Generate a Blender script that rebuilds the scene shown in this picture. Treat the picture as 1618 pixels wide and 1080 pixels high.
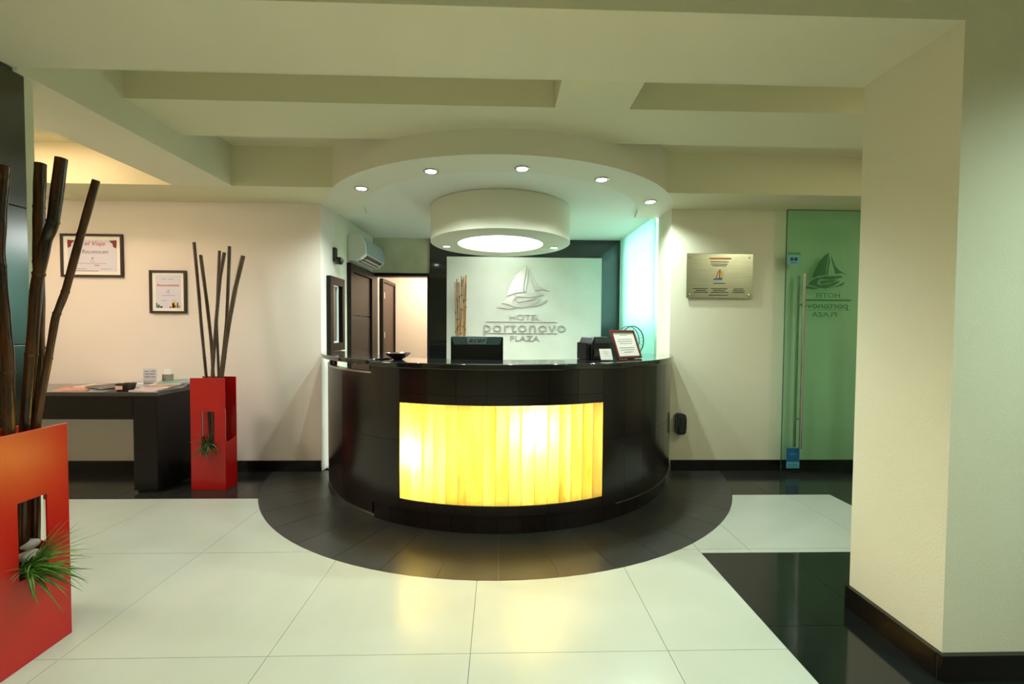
import bpy, math, random
from mathutils import Vector, Matrix
random.seed(7)
R_ = math.radians
for o in list(bpy.data.objects):
    bpy.data.objects.remove(o)
SC = bpy.context.scene
COL = SC.collection

# ------------------------------------------------------------------ camera
cam = bpy.data.cameras.new('camera')
cam.sensor_width = 36.0
cam.lens = 680.0 / 1618.0 * 36.0
cam.clip_start = 0.02
cam_o = bpy.data.objects.new('camera', cam)
COL.objects.link(cam_o)
_fy = Vector((-19.0, 20.0, 680.0)).normalized()
_fx = Vector((1.0, -0.007, 0.0)); _fx = (_fx - _fy * _fx.dot(_fy)).normalized()
_fz = _fx.cross(_fy)
if _fz.y < 0: _fz = -_fz
rt = Vector((_fx.x, _fy.x, _fz.x)); up = Vector((_fx.y, _fy.y, _fz.y)); fw = Vector((_fx.z, _fy.z, _fz.z))
cam_o.matrix_world = Matrix(((rt.x, up.x, -fw.x, 0), (rt.y, up.y, -fw.y, 0), (rt.z, up.z, -fw.z, 1.29), (0, 0, 0, 1)))
SC.camera = cam_o

# ------------------------------------------------------------------ world, exposure, lights
W = bpy.data.worlds.new('world'); SC.world = W
W.use_nodes = True
W.node_tree.nodes['Background'].inputs[0].default_value = (0.75, 0.85, 0.75, 1)
W.node_tree.nodes['Background'].inputs[1].default_value = 0.03
SC.view_settings.view_transform = 'Standard'
SC.view_settings.look = 'None'
SC.view_settings.exposure = 0.22
SC.view_settings.gamma = 1.0
SC.view_settings.use_curve_mapping = False

def area(name, loc, size, energy, color, rot=(0, 0, 0), size_y=None, spread=180):
    l = bpy.data.lights.new(name, 'AREA'); l.energy = energy; l.color = color; l.size = size
    if size_y: l.shape = 'RECTANGLE'; l.size_y = size_y
    l.spread = R_(spread)
    o = bpy.data.objects.new(name, l); o.location = loc; o.rotation_euler = rot
    COL.objects.link(o); return o
def spot(name, loc, energy, color, angle=110, blend=0.5, radius=0.03, rot=(0, 0, 0)):
    l = bpy.data.lights.new(name, 'SPOT'); l.energy = energy; l.color = color
    l.spot_size = R_(angle); l.spot_blend = blend; l.shadow_soft_size = radius
    o = bpy.data.objects.new(name, l); o.location = loc; o.rotation_euler = rot
    COL.objects.link(o); return o
def point(name, loc, energy, color, radius=0.05):
    l = bpy.data.lights.new(name, 'POINT'); l.energy = energy; l.color = color; l.shadow_soft_size = radius
    o = bpy.data.objects.new(name, l); o.location = loc
    COL.objects.link(o); return o

WARM = (1.0, 0.74, 0.48); NEUT = (1.0, 0.93, 0.74); COOL = (0.84, 1.0, 0.93); GRN = (0.90, 1.0, 0.80)
# foyer ceiling lamps (behind and above the viewpoint)
area('foyer_lamp', (-0.3, -0.6, 2.86), 2.2, 50, (1.0, 0.98, 0.80), size_y=1.2, spread=125)
spot('foyer_downlight', (2.5, 0.45, 2.86), 190, (0.72, 1.0, 0.88), 128, 0.9, 0.06)
area('foyer_lamp', (-2.2, 0.0, 2.86), 0.8, 14, WARM, spread=125)
# side corridors
area('corridor_lamp_left', (-3.5, 2.2, 2.67), 0.4, 34, (1.0, 0.87, 0.80))
area('corridor_lamp_left', (-3.6, 3.06, 2.68), 1.3, 8, (1.0, 0.66, 0.45), size_y=0.15)
area('corridor_lamp_right', (3.2, 2.2, 2.67), 0.4, 14, (1.0, 0.99, 0.88))
# back office
area('office_lamp', (-1.1, 6.5, 2.38), 0.7, 30, (1.0, 0.82, 0.66))
# ring downlights and drum spots
RING_SPOTS = [(-1.094, 3.445), (-0.488, 3.051), (0.145, 2.973), (0.737, 3.156), (1.278, 3.674)]
SPOT_E = [60, 70, 44, 78, 66]
for (x, y), e in zip(RING_SPOTS, SPOT_E):
    spot('ring_spot_light', (x, y, 2.375), e, COOL, 150, 0.6, 0.03)
DRUM_C = (0.0, 4.17); ZR_L = 2.415
for x in (-0.53, 0.53):
    spot('drum_spot_light', (x, 4.28, 2.09), 18, COOL, 140, 0.6, 0.025)
area('drum_lamp', (0.0, 4.17, 2.085), 0.76, 18, (0.95, 1.0, 0.97)).data.shape = 'DISK'
area('recess_fill', (0.0, 4.85, ZR_L), 0.6, 10, (0.88, 1.0, 0.95), size_y=0.4)  # added fill light, hidden behind the drum to brighten the recess
area('glass_backlight', (1.645, 4.75, 1.85), 1.0, 17, (0.95, 1.0, 0.98), rot=(0, R_(90), 0), size_y=1.0)
# bulbs behind the onyx front, plus area fills added for its overall glow
def pol(a, r, cx=0.0, cy=4.234):
    a = R_(a); return (cx + r * math.sin(a), cy - r * math.cos(a))
x, y = pol(-21.5, 1.505); point('onyx_bulb', (x, y, 0.49), 5.0, (1.0, 0.90, 0.55), 0.03)
x, y = pol(8.0, 1.500); point('onyx_bulb', (x, y, 0.66), 8.5, (1.0, 0.90, 0.55), 0.03)
for a in (-16, -6, 4, 14, 22):
    x, y = pol(a, 1.45); area('onyx_fill', (x, y, 0.5), 0.22, 0.21, (1.0, 0.88, 0.55), rot=(R_(90), 0, R_(a)), size_y=0.55)

# ------------------------------------------------------------------ materials
def lin(c):
    return tuple(((v / 255.0) / 12.92 if v <= 10.3 else (((v / 255.0) + 0.055) / 1.055) ** 2.4) for v in c) + (1.0,)
MATS = {}
def mat(name, rgb, rough=0.5, metal=0.0, rgb2=None, nscale=6.0, bump=0.0, bscale=80.0, coat=0.0, spec=0.5, stretch=(1, 1, 1), detail=3.0, rnd=0.0, emit=0.0, croug=0.08):
    if name in MATS: return MATS[name]
    m = bpy.data.materials.new(name); m.use_nodes = True; MATS[name] = m
    nt = m.node_tree; b = nt.nodes['Principled BSDF']
    c1 = lin(rgb)
    b.inputs['Base Color'].default_value = c1
    b.inputs['Roughness'].default_value = rough; b.inputs['Metallic'].default_value = metal
    b.inputs['Specular IOR Level'].default_value = spec
    b.inputs['Coat Weight'].default_value = coat; b.inputs['Coat Roughness'].default_value = croug
    if rgb2 or bump or rnd:
        tc = nt.nodes.new('ShaderNodeTexCoord'); mp = nt.nodes.new('ShaderNodeMapping')
        mp.inputs['Scale'].default_value = stretch
        nt.links.new(tc.outputs['Object'], mp.inputs['Vector'])
    if rgb2:
        n = nt.nodes.new('ShaderNodeTexNoise'); n.inputs['Scale'].default_value = nscale; n.inputs['Detail'].default_value = detail
        nt.links.new(mp.outputs[0], n.inputs['Vector'])
        r = nt.nodes.new('ShaderNodeValToRGB')
        r.color_ramp.elements[0].color = c1; r.color_ramp.elements[1].color = lin(rgb2)
        r.color_ramp.elements[0].position = 0.35; r.color_ramp.elements[1].position = 0.68
        nt.links.new(n.outputs['Fac'], r.inputs['Fac'])
        src = r.outputs['Color']
        if rnd:
            oi = nt.nodes.new('ShaderNodeObjectInfo'); hs = nt.nodes.new('ShaderNodeHueSaturation')
            mr = nt.nodes.new('ShaderNodeMapRange'); mr.inputs['To Min'].default_value = 1 - rnd; mr.inputs['To Max'].default_value = 1 + rnd
            nt.links.new(oi.outputs['Random'], mr.inputs['Value']); nt.links.new(mr.outputs[0], hs.inputs['Value'])
            nt.links.new(src, hs.inputs['Color']); src = hs.outputs['Color']
        nt.links.new(src, b.inputs['Base Color'])
    if bump:
        n2 = nt.nodes.new('ShaderNodeTexNoise'); n2.inputs['Scale'].default_value = bscale; n2.inputs['Detail'].default_value = 4
        nt.links.new(mp.outputs[0], n2.inputs['Vector'])
        bp = nt.nodes.new('ShaderNodeBump'); bp.inputs['Strength'].default_value = bump; bp.inputs['Distance'].default_value = 0.01
        nt.links.new(n2.outputs['Fac'], bp.inputs['Height']); nt.links.new(bp.outputs[0], b.inputs['Normal'])
    if emit:
        b.inputs['Emission Color'].default_value = c1; b.inputs['Emission Strength'].default_value = emit
    return m

PLASTER = mat('plaster', (226, 222, 198), 0.85, bump=0.2, bscale=230, rgb2=(221, 217, 191), nscale=1.5)
PLASTER_SM = mat('smooth_paint', (226, 223, 203), 0.8, bump=0.08, bscale=60, rgb2=(222, 219, 197), nscale=1.2)
WHITEWALL = mat('white_paint', (228, 226, 216), 0.8, bump=0.06, bscale=60)
STONEWALL = mat('veined_stucco', (200, 200, 170), 0.6, rgb2=(178, 178, 145), nscale=3.5, detail=8)
LOGOWALL = mat('polished_stucco', (206, 207, 194), 0.35, rgb2=(196, 196, 178), nscale=2.2, detail=7)
CEILR = mat('recess_ceiling_paint', (228, 229, 216), 0.85)
CEILM = mat('ceiling_paint', (222, 217, 184), 0.9, bump=0.08, bscale=50)
WHITE_TILE = mat('white_polished_tile', (181, 188, 177), 0.25, rgb2=(175, 182, 169), nscale=2.5, rnd=0.012)
BLACK_TILE = mat('black_polished_tile', (40, 40, 38), 0.14, rgb2=(34, 34, 32), nscale=4, rnd=0.12)
BLACK_HONED = mat('charcoal_honed_tile', (56, 57, 55), 0.3, rgb2=(49, 50, 48), nscale=4, rnd=0.1)
BLACK_STRIPE = mat('black_mirror_tile', (24, 26, 25), 0.09, rgb2=(20, 22, 21), nscale=4, rnd=0.1)
GROUT = mat('grout', (122, 120, 110), 0.8)
WENGE = mat('wenge_tile', (30, 20, 17), 0.22, rgb2=(22, 15, 13), nscale=3, stretch=(1, 1, 0.2), rnd=0.25)
WENGE_D = mat('dark_core', (14, 11, 10), 0.5)
JOINT = mat('tile_joint', (70, 56, 48), 0.7)
BLACK_GLOSS = mat('black_granite', (22, 24, 24), 0.06, rgb2=(34, 38, 38), nscale=150, detail=2, coat=0.4)
BLACK_FRAME = mat('polished_black_stone', (16, 18, 18), 0.05, coat=0.7)
DKPANEL = mat('black_lacquer_panel', (13, 15, 17), 0.2, rgb2=(17, 19, 21), nscale=2, coat=1.0, croug=0.2, spec=1.0)
BASEB = mat('black_baseboard', (22, 19, 17), 0.16)
DKWOOD = mat('dark_wood', (20, 15, 13), 0.4, spec=0.25, rgb2=(15, 11, 10), nscale=8, stretch=(8, 8, 0.6))
DKWOOD2 = mat('brown_wood', (60, 30, 17), 0.4, rgb2=(42, 21, 12), nscale=8, stretch=(8, 8, 0.6))
TABLEM = mat('wenge_table', (22, 17, 14), 0.38, spec=0.22, rgb2=(16, 12, 10), nscale=6, stretch=(0.6, 8, 8))
RED = mat('red_lacquer', (176, 4, 3), 0.45, rgb2=(166, 3, 3), nscale=2, coat=0.65, croug=0.22, spec=0.2)
STEEL = mat('brushed_steel', (190, 188, 178), 0.25, 1.0)
SILVER = mat('satin_silver', (226, 224, 210), 0.32, 0.75)
LOGOSILVER = mat('satin_aluminium', (206, 204, 194), 0.36, 0.8)
BLKPL = mat('black_plastic', (16, 17, 18), 0.35)
BLKPL_G = mat('glossy_black_plastic', (12, 12, 12), 0.12, coat=0.5)
GREYPL = mat('grey_plastic', (74, 98, 104), 0.4)
WHITEPL = mat('white_plastic', (222, 226, 218), 0.35)
GREYVENT = mat('grey_front', (150, 168, 168), 0.3)
DARKVENT = mat('vent_dark', (40, 46, 46), 0.5)
PAPER = mat('white_paper', (238, 236, 228), 0.7)
PAPER2 = mat('lilac_paper', (214, 212, 226), 0.7)
PINKP = mat('pink_print', (226, 178, 165), 0.6)
REDP = mat('red_print', (190, 40, 30), 0.6)
MAROON = mat('maroon_print', (120, 40, 32), 0.6)
GREYP = mat('grey_print', (110, 108, 120), 0.6)
GREENP = mat('green_print', (60, 140, 50), 0.5)
BLUEP = mat('blue_print', (24, 100, 150), 0.5)
ORANGEP = mat('orange_print', (224, 110, 40), 0.5)
YELLOWP = mat('yellow_print', (226, 180, 60), 0.5)
TEALP = mat('teal_print', (30, 86, 96), 0.5)
CYANP = mat('pale_teal_print', (90, 170, 180), 0.5)
BLACKP = mat('black_print', (28, 30, 30), 0.5)
STONE = mat('white_pebble', (226, 224, 216), 0.6, rgb2=(200, 198, 190), nscale=20)
SOIL = mat('dark_soil', (40, 30, 22), 0.9, bump=0.8, bscale=60)
LEAF = mat('grass_blade', (58, 120, 34), 0.45, rgb2=(112, 158, 58), nscale=18, rnd=0.3)
LEAF2 = mat('dark_grass_blade', (44, 92, 40), 0.5, rgb2=(92, 122, 62), nscale=18, rnd=0.3)
BAMBOO_D = mat('dark_bamboo', (84, 48, 16), 0.24, rgb2=(26, 15, 8), nscale=5, stretch=(6, 6, 0.9), coat=0.1)
BAMBOO_G = mat('brown_bamboo', (84, 62, 46), 0.42, rgb2=(54, 40, 31), nscale=6, stretch=(6, 6, 0.8))
BAMBOO_CUT = mat('cut_bamboo_end', (58, 40, 26), 0.7)
BAMBOO_L = mat('honey_bamboo', (182, 134, 72), 0.4, rgb2=(96, 62, 30), nscale=7, stretch=(5, 5, 0.8))
BAMBOO_N = mat('bamboo_node', (48, 30, 16), 0.5)
BOWLM = mat('dark_wood_bowl', (66, 36, 24), 0.3, coat=0.4)
FRAMEM = mat('dark_brown_frame', (50, 34, 28), 0.4)
FRAMER = mat('reddish_wood_frame', (106, 44, 28), 0.35)
TRIMW = mat('spot_trim', (220, 222, 216), 0.4)
LENS = mat('lamp_lens', (240, 255, 250), 0.3, emit=22)
LENSD = mat('drum_diffuser', (255, 252, 244), 0.4, emit=3.2)

def special(name):
    m = bpy.data.materials.new(name); m.use_nodes = True; nt = m.node_tree; nt.nodes.clear()
    out = nt.nodes.new('ShaderNodeOutputMaterial'); return m, nt, out
# green architectural glass
def glass_mat(name, tint, gloss=0.06, rough=0.02):
    m, nt, out = special(name)
    t = nt.nodes.new('ShaderNodeBsdfTransparent'); t.inputs[0].default_value = tint
    g = nt.nodes.new('ShaderNodeBsdfGlossy'); g.inputs['Roughness'].default_value = rough; g.inputs['Color'].default_value = (0.8, 1, 0.85, 1)
    fr = nt.nodes.new('ShaderNodeFresnel'); fr.inputs[0].default_value = 1.5
    mx = nt.nodes.new('ShaderNodeMixShader')
    ge = nt.nodes.new('ShaderNodeNewGeometry'); iv = nt.nodes.new('ShaderNodeMath'); iv.operation = 'SUBTRACT'; iv.inputs[0].default_value = 1.0
    mu = nt.nodes.new('ShaderNodeMath'); mu.operation = 'MULTIPLY'
    nt.links.new(ge.outputs['Backfacing'], iv.inputs[1]); nt.links.new(fr.outputs[0], mu.inputs[0]); nt.links.new(iv.outputs[0], mu.inputs[1])
    nt.links.new(mu.outputs[0], mx.inputs[0]); nt.links.new(t.outputs[0], mx.inputs[1]); nt.links.new(g.outputs[0], mx.inputs[2])
    nt.links.new(mx.outputs[0], out.inputs[0]); return m
GREEN_GLASS = glass_mat('green_glass', (0.745, 0.91, 0.825, 1))
CLEAR_GLASS = glass_mat('clear_pane', (0.985, 0.99, 0.99, 1))
ETCH = glass_mat('etched_glass', (0.50, 0.66, 0.55, 1), rough=0.4)
# frosted teal glass
FROST, _nt, _out = special('frosted_teal_glass')
_p = _nt.nodes.new('ShaderNodeBsdfPrincipled'); _p.inputs['Base Color'].default_value = lin((168, 232, 220)); _p.inputs['Roughness'].default_value = 0.12
_t = _nt.nodes.new('ShaderNodeBsdfTranslucent'); _t.inputs[0].default_value = (0.66, 0.90, 0.86, 1)
_m = _nt.nodes.new('ShaderNodeMixShader'); _m.inputs[0].default_value = 0.55
_nt.links.new(_p.outputs[0], _m.inputs[1]); _nt.links.new(_t.outputs[0], _m.inputs[2]); _nt.links.new(_m.outputs[0], _out.inputs[0])
# translucent onyx
def onyx():
    m, nt, out = special('onyx')
    tc = nt.nodes.new('ShaderNodeTexCoord'); mp = nt.nodes.new('ShaderNodeMapping'); mp.inputs['Scale'].default_value = (7, 7, 1.2)
    oi = nt.nodes.new('ShaderNodeObjectInfo'); ad = nt.nodes.new('ShaderNodeVectorMath'); ad.operation = 'ADD'
    sc = nt.nodes.new('ShaderNodeMath'); sc.operation = 'MULTIPLY'; sc.inputs[1].default_value = 40
    nt.links.new(oi.outputs['Random'], sc.inputs[0])
    nt.links.new(tc.outputs['Object'], ad.inputs[0]); nt.links.new(sc.outputs[0], ad.inputs[1]); nt.links.new(ad.outputs[0], mp.inputs[0])
    n = nt.nodes.new('ShaderNodeTexNoise'); n.inputs['Scale'].default_value = 1.6; n.inputs['Detail'].default_value = 5
    nt.links.new(mp.outputs[0], n.inputs['Vector'])
    r = nt.nodes.new('ShaderNodeValToRGB'); e = r.color_ramp.elements
    e[0].position = 0.28; e[0].color = (0.70, 0.45, 0.09, 1); e[1].position = 0.62; e[1].color = (0.94, 0.80, 0.30, 1)
    x = e.new(0.42); x.color = (0.90, 0.70, 0.17, 1)
    nt.links.new(n.outputs['Fac'], r.inputs[0])
    hs = nt.nodes.new('ShaderNodeHueSaturation'); mr = nt.nodes.new('ShaderNodeMapRange'); mr.inputs['To Min'].default_value = 0.8; mr.inputs['To Max'].default_value = 1.12
    nt.links.new(oi.outputs['Random'], mr.inputs[0]); nt.links.new(mr.outputs[0], hs.inputs['Value']); nt.links.new(r.outputs[0], hs.inputs['Color'])
    tr = nt.nodes.new('ShaderNodeBsdfTranslucent'); nt.links.new(hs.outputs[0], tr.inputs[0])
    gl = nt.nodes.new('ShaderNodeBsdfGlossy'); gl.inputs['Roughness'].default_value = 0.15
    fr = nt.nodes.new('ShaderNodeFresnel'); mx = nt.nodes.new('ShaderNodeMixShader')
    nt.links.new(fr.outputs[0], mx.inputs[0]); nt.links.new(tr.outputs[0], mx.inputs[1]); nt.links.new(gl.outputs[0], mx.inputs[2])
    nt.links.new(mx.outputs[0], out.inputs[0]); return m
ONYX = onyx()
RESIN, _nt, _out = special('amber_resin')
_t = _nt.nodes.new('ShaderNodeBsdfTranslucent'); _t.inputs[0].default_value = (0.50, 0.30, 0.05, 1); _nt.links.new(_t.outputs[0], _out.inputs[0])

# ------------------------------------------------------------------ mesh helpers
def obj(name, verts, faces, m, parent=None, smooth=False, loc=None, rotz=0.0):
    me = bpy.data.meshes.new(name); me.from_pydata([tuple(v) for v in verts], [], faces); me.update()
    if m: me.materials.append(m)
    if smooth: me.polygons.foreach_set('use_smooth', [True] * len(me.polygons))
    o = bpy.data.objects.new(name, me); COL.objects.link(o)
    if parent: o.parent = parent
    if loc: o.location = loc
    if rotz: o.rotation_euler = (0, 0, rotz)
    return o
def fix(o):
    import bmesh
    b = bmesh.new(); b.from_mesh(o.data); bmesh.ops.recalc_face_normals(b, faces=b.faces); b.to_mesh(o.data); b.free(); return o
def bev(o, w=0.004, seg=2):
    md = o.modifiers.new('bevel', 'BEVEL'); md.width = w; md.segments = seg; md.limit_method = 'ANGLE'; md.angle_limit = R_(40); return o
BF = [(0, 3, 2, 1), (4, 5, 6, 7), (0, 1, 5, 4), (1, 2, 6, 5), (2, 3, 7, 6), (3, 0, 4, 7)]
def bverts(lo, hi):
    (a, b, c), (d, e, f) = lo, hi
    return [(a, b, c), (d, b, c), (d, e, c), (a, e, c), (a, b, f), (d, b, f), (d, e, f), (a, e, f)]
def box(name, lo, hi, m, parent=None, bevel=0.0, **k):
    o = obj(name, bverts(lo, hi), BF, m, parent, **k)
    if bevel: bev(o, bevel)
    return o
def boxes(name, lst, m, parent=None, bevel=0.0, **k):
    V = []; F = []
    for lo, hi in lst:
        n = len(V); V += bverts(lo, hi); F += [tuple(i + n for i in f) for f in BF]
    o = obj(name, V, F, m, parent, **k)
    if bevel: bev(o, bevel)
    return o
def prism(name, poly, a, b, m, parent=None, axis='z', **k):
    """polygon in (u,v), extruded a..b along axis (z: u=x v=y; y: u=x v=z; x: u=y v=z)"""
    f = {'z': lambda u, v, w: (u, v, w), 'y': lambda u, v, w: (u, w, v), 'x': lambda u, v, w: (w, u, v)}[axis]
    n = len(poly)
    V = [f(u, v, a) for u, v in poly] + [f(u, v, b) for u, v in poly]
    F = [tuple(range(n - 1, -1, -1)), tuple(range(n, 2 * n))] + [(i, (i + 1) % n, n + (i + 1) % n, n + i) for i in range(n)]
    return fix(obj(name, V, F, m, parent, **k))
def arc(name, cx, cy, r0, r1, a0, a1, z0, z1, n, m, parent=None, smooth=True):
    """curved block: angle 0 points to -y, positive to +x"""
    V = []; F = []
    for i in range(n + 1):
        a = R_(a0 + (a1 - a0) * i / n); s, c = math.sin(a), math.cos(a)
        V += [(cx + r0 * s, cy - r0 * c, z0), (cx + r1 * s, cy - r1 * c, z0), (cx + r1 * s, cy - r1 * c, z1), (cx + r0 * s, cy - r0 * c, z1)]
    for i in range(n):
        p, q = 4 * i, 4 * i + 4
        for j in range(4):
            F.append((p + j, p + (j + 1) % 4, q + (j + 1) % 4, q + j))
    F += [(0, 3, 2, 1), (4 * n, 4 * n + 1, 4 * n + 2, 4 * n + 3)]
    o = fix(obj(name, V, F, m, parent))
    if smooth: sharp(o)
    return o
def sharp(o, ang=30):
    o.data.polygons.foreach_set('use_smooth', [True] * len(o.data.polygons))
    o.data.set_sharp_from_angle(angle=R_(ang)); return o
def lathe(name, prof, m, parent=None, n=32, loc=(0, 0, 0), mtx=None, smooth=True, cap=True):
    V = []; F = []
    for r, z in prof:
        for i in range(n):
            a = 2 * math.pi * i / n; V.append(Vector((r * math.cos(a), r * math.sin(a), z)))
    for j in range(len(prof) - 1):
        for i in range(n):
            F.append((j * n + i, j * n + (i + 1) % n, (j + 1) * n + (i + 1) % n, (j + 1) * n + i))
    if cap: F.append(tuple(range(n - 1, -1, -1))); F.append(tuple((len(prof) - 1) * n + i for i in range(n)))
    if mtx: V = [mtx @ v for v in V]
    V = [v + Vector(loc) for v in V]
    o = fix(obj(name, V, F, m, parent))
    if smooth: sharp(o, 35)
    return o
def tube(name, pts, rad, m, parent=None, n=10, smooth=True, closed=False):
    pts = [Vector(p) for p in pts]; N = len(pts)
    rads = rad if isinstance(rad, (list, tuple)) else [rad] * N
    V = []; F = []
    for i, p in enumerate(pts):
        if closed: t = pts[(i + 1) % N] - pts[i - 1]
        else: t = pts[min(i + 1, N - 1)] - pts[max(i - 1, 0)]
        t.normalize()
        ref = Vector((0, 1, 0)) if abs(t.y) < 0.9 else Vector((1, 0, 0))
        u = t.cross(ref).normalized(); v = t.cross(u)
        for k in range(n):
            a = 2 * math.pi * k / n; V.append(p + (u * math.cos(a) + v * math.sin(a)) * rads[i])
    for i in range(N if closed else N - 1):
        j = (i + 1) % N
        for k in range(n):
            F.append((i * n + k, i * n + (k + 1) % n, j * n + (k + 1) % n, j * n + k))
    if not closed:
        F.append(tuple(range(n - 1, -1, -1))); F.append(tuple((N - 1) * n + k for k in range(n)))
    o = fix(obj(name, V, F, m, parent))
    if smooth: sharp(o, 40)
    return o
def tag(o, label=None, cat=None, group=None, kind=None):
    if label: o['label'] = label
    if cat: o['category'] = cat
    if group: o['group'] = group
    if kind: o['kind'] = kind
    return o
def struct(o): o['kind'] = 'structure'; return o
def thing(name, loc, label, cat, group=None, rotz=0.0):
    o = bpy.data.objects.new(name, None); COL.objects.link(o); o.empty_display_size = 0.05
    o.location = loc; o.rotation_euler = (0, 0, rotz)
    return tag(o, label, cat, group)
def text(name, s, size, m, parent, loc, rot=(R_(90), 0, 0), ext=0.0004, sx=1.0, align='CENTER', shear=0.0, bevel=0.0, space=1.0):
    cu = bpy.data.curves.new(name, 'FONT'); cu.body = s; cu.size = size; cu.extrude = ext; cu.align_x = align; cu.shear = shear
    cu.bevel_depth = bevel; cu.space_character = space; cu.resolution_u = 3
    t = bpy.data.objects.new(name, cu)
    me = bpy.data.meshes.new_from_object(t)
    bpy.data.objects.remove(t); bpy.data.curves.remove(cu)
    me.name = name; me.materials.clear(); me.materials.append(m)
    M = Matrix.Diagonal((sx, 1, 1, 1)); me.transform(M)
    if sx < 0: me.flip_normals()
    o = bpy.data.objects.new(name, me); COL.objects.link(o); o.parent = parent; o.location = loc; o.rotation_euler = rot
    return o

# ------------------------------------------------------------------ setting: floor
ZC = 2.39; ZR = 2.425; ZH = 2.70; ZM = 2.55; ZD = 2.405; YW = 3.90
YA, YB = 1.525, 1.95           # header over the opening
B2a, B2b = 2.475, 2.93        # second beam
B3 = 3.44                     # beam along the back wall
CX, CY = 0.0, 4.234           # counter centre
R_DISC = 2.06
floor = struct(box('floor', (-5.2, -3.2, -0.10), (4.8, 7.6, -0.004), GROUT))
def rect_minus_disc(x0, y0, x1, y1, r, g=0.0012):
    x0 += g; y0 += g; x1 -= g; y1 -= g
    P = []; C4 = [(x0, y0), (x1, y0), (x1, y1), (x0, y1)]
    for i in range(4):
        a, b = C4[i], C4[(i + 1) % 4]
        for k in range(160): P.append((a[0] + (b[0] - a[0]) * k / 160, a[1] + (b[1] - a[1]) * k / 160))
    if r <= 0: return C4
    inside = [math.hypot(p[0] - CX, p[1] - CY) < r for p in P]
    if all(inside): return None
    if not any(inside): return C4
    N = len(P); s = next(i for i in range(N) if not inside[i] and inside[i - 1])
    out = []
    for k in range(N):
        i = (s + k) % N
        if not inside[i]: out.append(P[i])
        elif not inside[i - 1]:
            j = i
            while inside[j % N]: j += 1
            a0 = math.atan2(P[i - 1][1] - CY, P[i - 1][0] - CX); a1 = math.atan2(P[j % N][1] - CY, P[j % N][0] - CX)
            d = (a1 - a0 + math.pi) % (2 * math.pi) - math.pi
            n = max(2, int(abs(d) / R_(3)))
            for q in range(n + 1): out.append((CX + r * math.cos(a0 + d * q / n), CY + r * math.sin(a0 + d * q / n)))
    # thin out collinear samples
    res = []
    for i, p in enumerate(out):
        a, b = out[i - 1], out[(i + 1) % len(out)]
        if abs((p[0] - a[0]) * (b[1] - p[1]) - (p[1] - a[1]) * (b[0] - p[0])) > 1e-9: res.append(p)
    return res if len(res) > 2 else None
def tile(x0, y0, x1, y1, m, r=R_DISC, dz=0.0):
    if x1 - x0 < 0.01 or y1 - y0 < 0.01: return
    p = rect_minus_disc(x0, y0, x1, y1, r)
    if p: prism('tile', p, -0.012, dz, m, floor)
XS = [-0.11 + 0.795 * k for k in range(-6, 6)]
YS = [2.475 + 0.795 * k for k in range(-7, 2)]
YE = 3.275; XB = 1.178; YBK = 2.432; XE = 2.622
for i in range(len(XS) - 1):
    for j in range(len(YS) - 1):
        a, b, c, d = XS[i], YS[j], XS[i + 1], min(YS[j + 1], YE)
        if a < XB:
            tile(a, b, min(c, XB), d, WHITE_TILE)
for a, c in zip([XB] + [x for x in XS if x > XB], [x for x in XS if x > XB] + [XE]):
    if a < XE:
        tile(a, YBK, min(c, XE), YS[-2], WHITE_TILE); tile(a, YS[-2], min(c, XE), YE + 0.03, WHITE_TILE)
# black strip along the back wall
xs = [-5.0 + 0.42 * k for k in range(24)]
for a in xs:
    b = min(a + 0.42, 4.6)
    if a < 4.6:
        t = YE if a < 0 else YE + 0.03
        tile(a, t, b, t + 0.30, BLACK_TILE); tile(a, t + 0.30, b, YW, BLACK_TILE)
# black stripe at the pillar and black area on the right
for a, b in ((XB, 1.672), (1.672, 2.18), (2.18, 2.70), (2.70, 3.3), (3.3, 4.6)):
    for c, d in ((-1.0, -0.2), (-0.2, 0.5), (0.5, 0.98), (0.98, 1.41), (1.41, 1.815), (1.815, YBK)):
        tile(a, c, b, d, BLACK_STRIPE)
for a, b in ((XE, 3.1), (3.1, 3.6), (3.6, 4.6)):
    for c, d in ((YBK, 2.9), (2.9, YE + 0.03)): tile(a, c, b, d, BLACK_TILE)
for k in range(4):  # unseen white floor behind the counter, added to bounce light into the recess
    for j in range(3): tile(-1.59 + 0.785 * k, YW + 0.01 + 0.52 * j, -1.59 + 0.785 * (k + 1), YW + 0.01 + 0.52 * (j + 1), WHITE_TILE, r=0.0)
# radial black tiles round the counter
for k in range(18):
    a0 = -81 + 9 * k
    arc('tile', CX, CY, 1.50, R_DISC - 0.0015, a0 + 0.04, a0 + 8.96, -0.012, 0.0, 6, BLACK_HONED, floor, smooth=False)

# ------------------------------------------------------------------ setting: walls
def wall(name, lo, hi, m=PLASTER): return struct(box(name, lo, hi, m))
wall('wall_back_left', (-5.0, YW, 0), (-1.60, YW + 0.33, ZH), mat('warm_white_plaster', (232, 222, 213), 0.85, bump=0.2, bscale=230))
wall('wall_back_right', (1.555, YW, 0), (4.6, YW + 0.33, ZH))
wall('wall_corridor_left', (-5.2, 1.95, 0), (-5.0, YW + 0.33, ZH))
wall('wall_corridor_right', (4.6, 1.95, 0), (4.8, YW + 0.33, ZH))
wl = wall('wall_recess_left', (-1.75, YW + 0.33, 0), (-1.60, 5.47, ZR + 0.1), PLASTER_SM)
wall('wall_recess_right', (1.66, YW + 0.33, 0), (1.76, 5.60, ZR + 0.1), PLASTER_SM)
# back wall with the doorway
wb = struct(boxes('wall_back', [((-1.75, 5.47, 1.985), (-0.90, 5.60, ZR + 0.1)), ((-0.90, 5.47, 0), (1.76, 5.60, ZR + 0.1))], STONEWALL))
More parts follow.
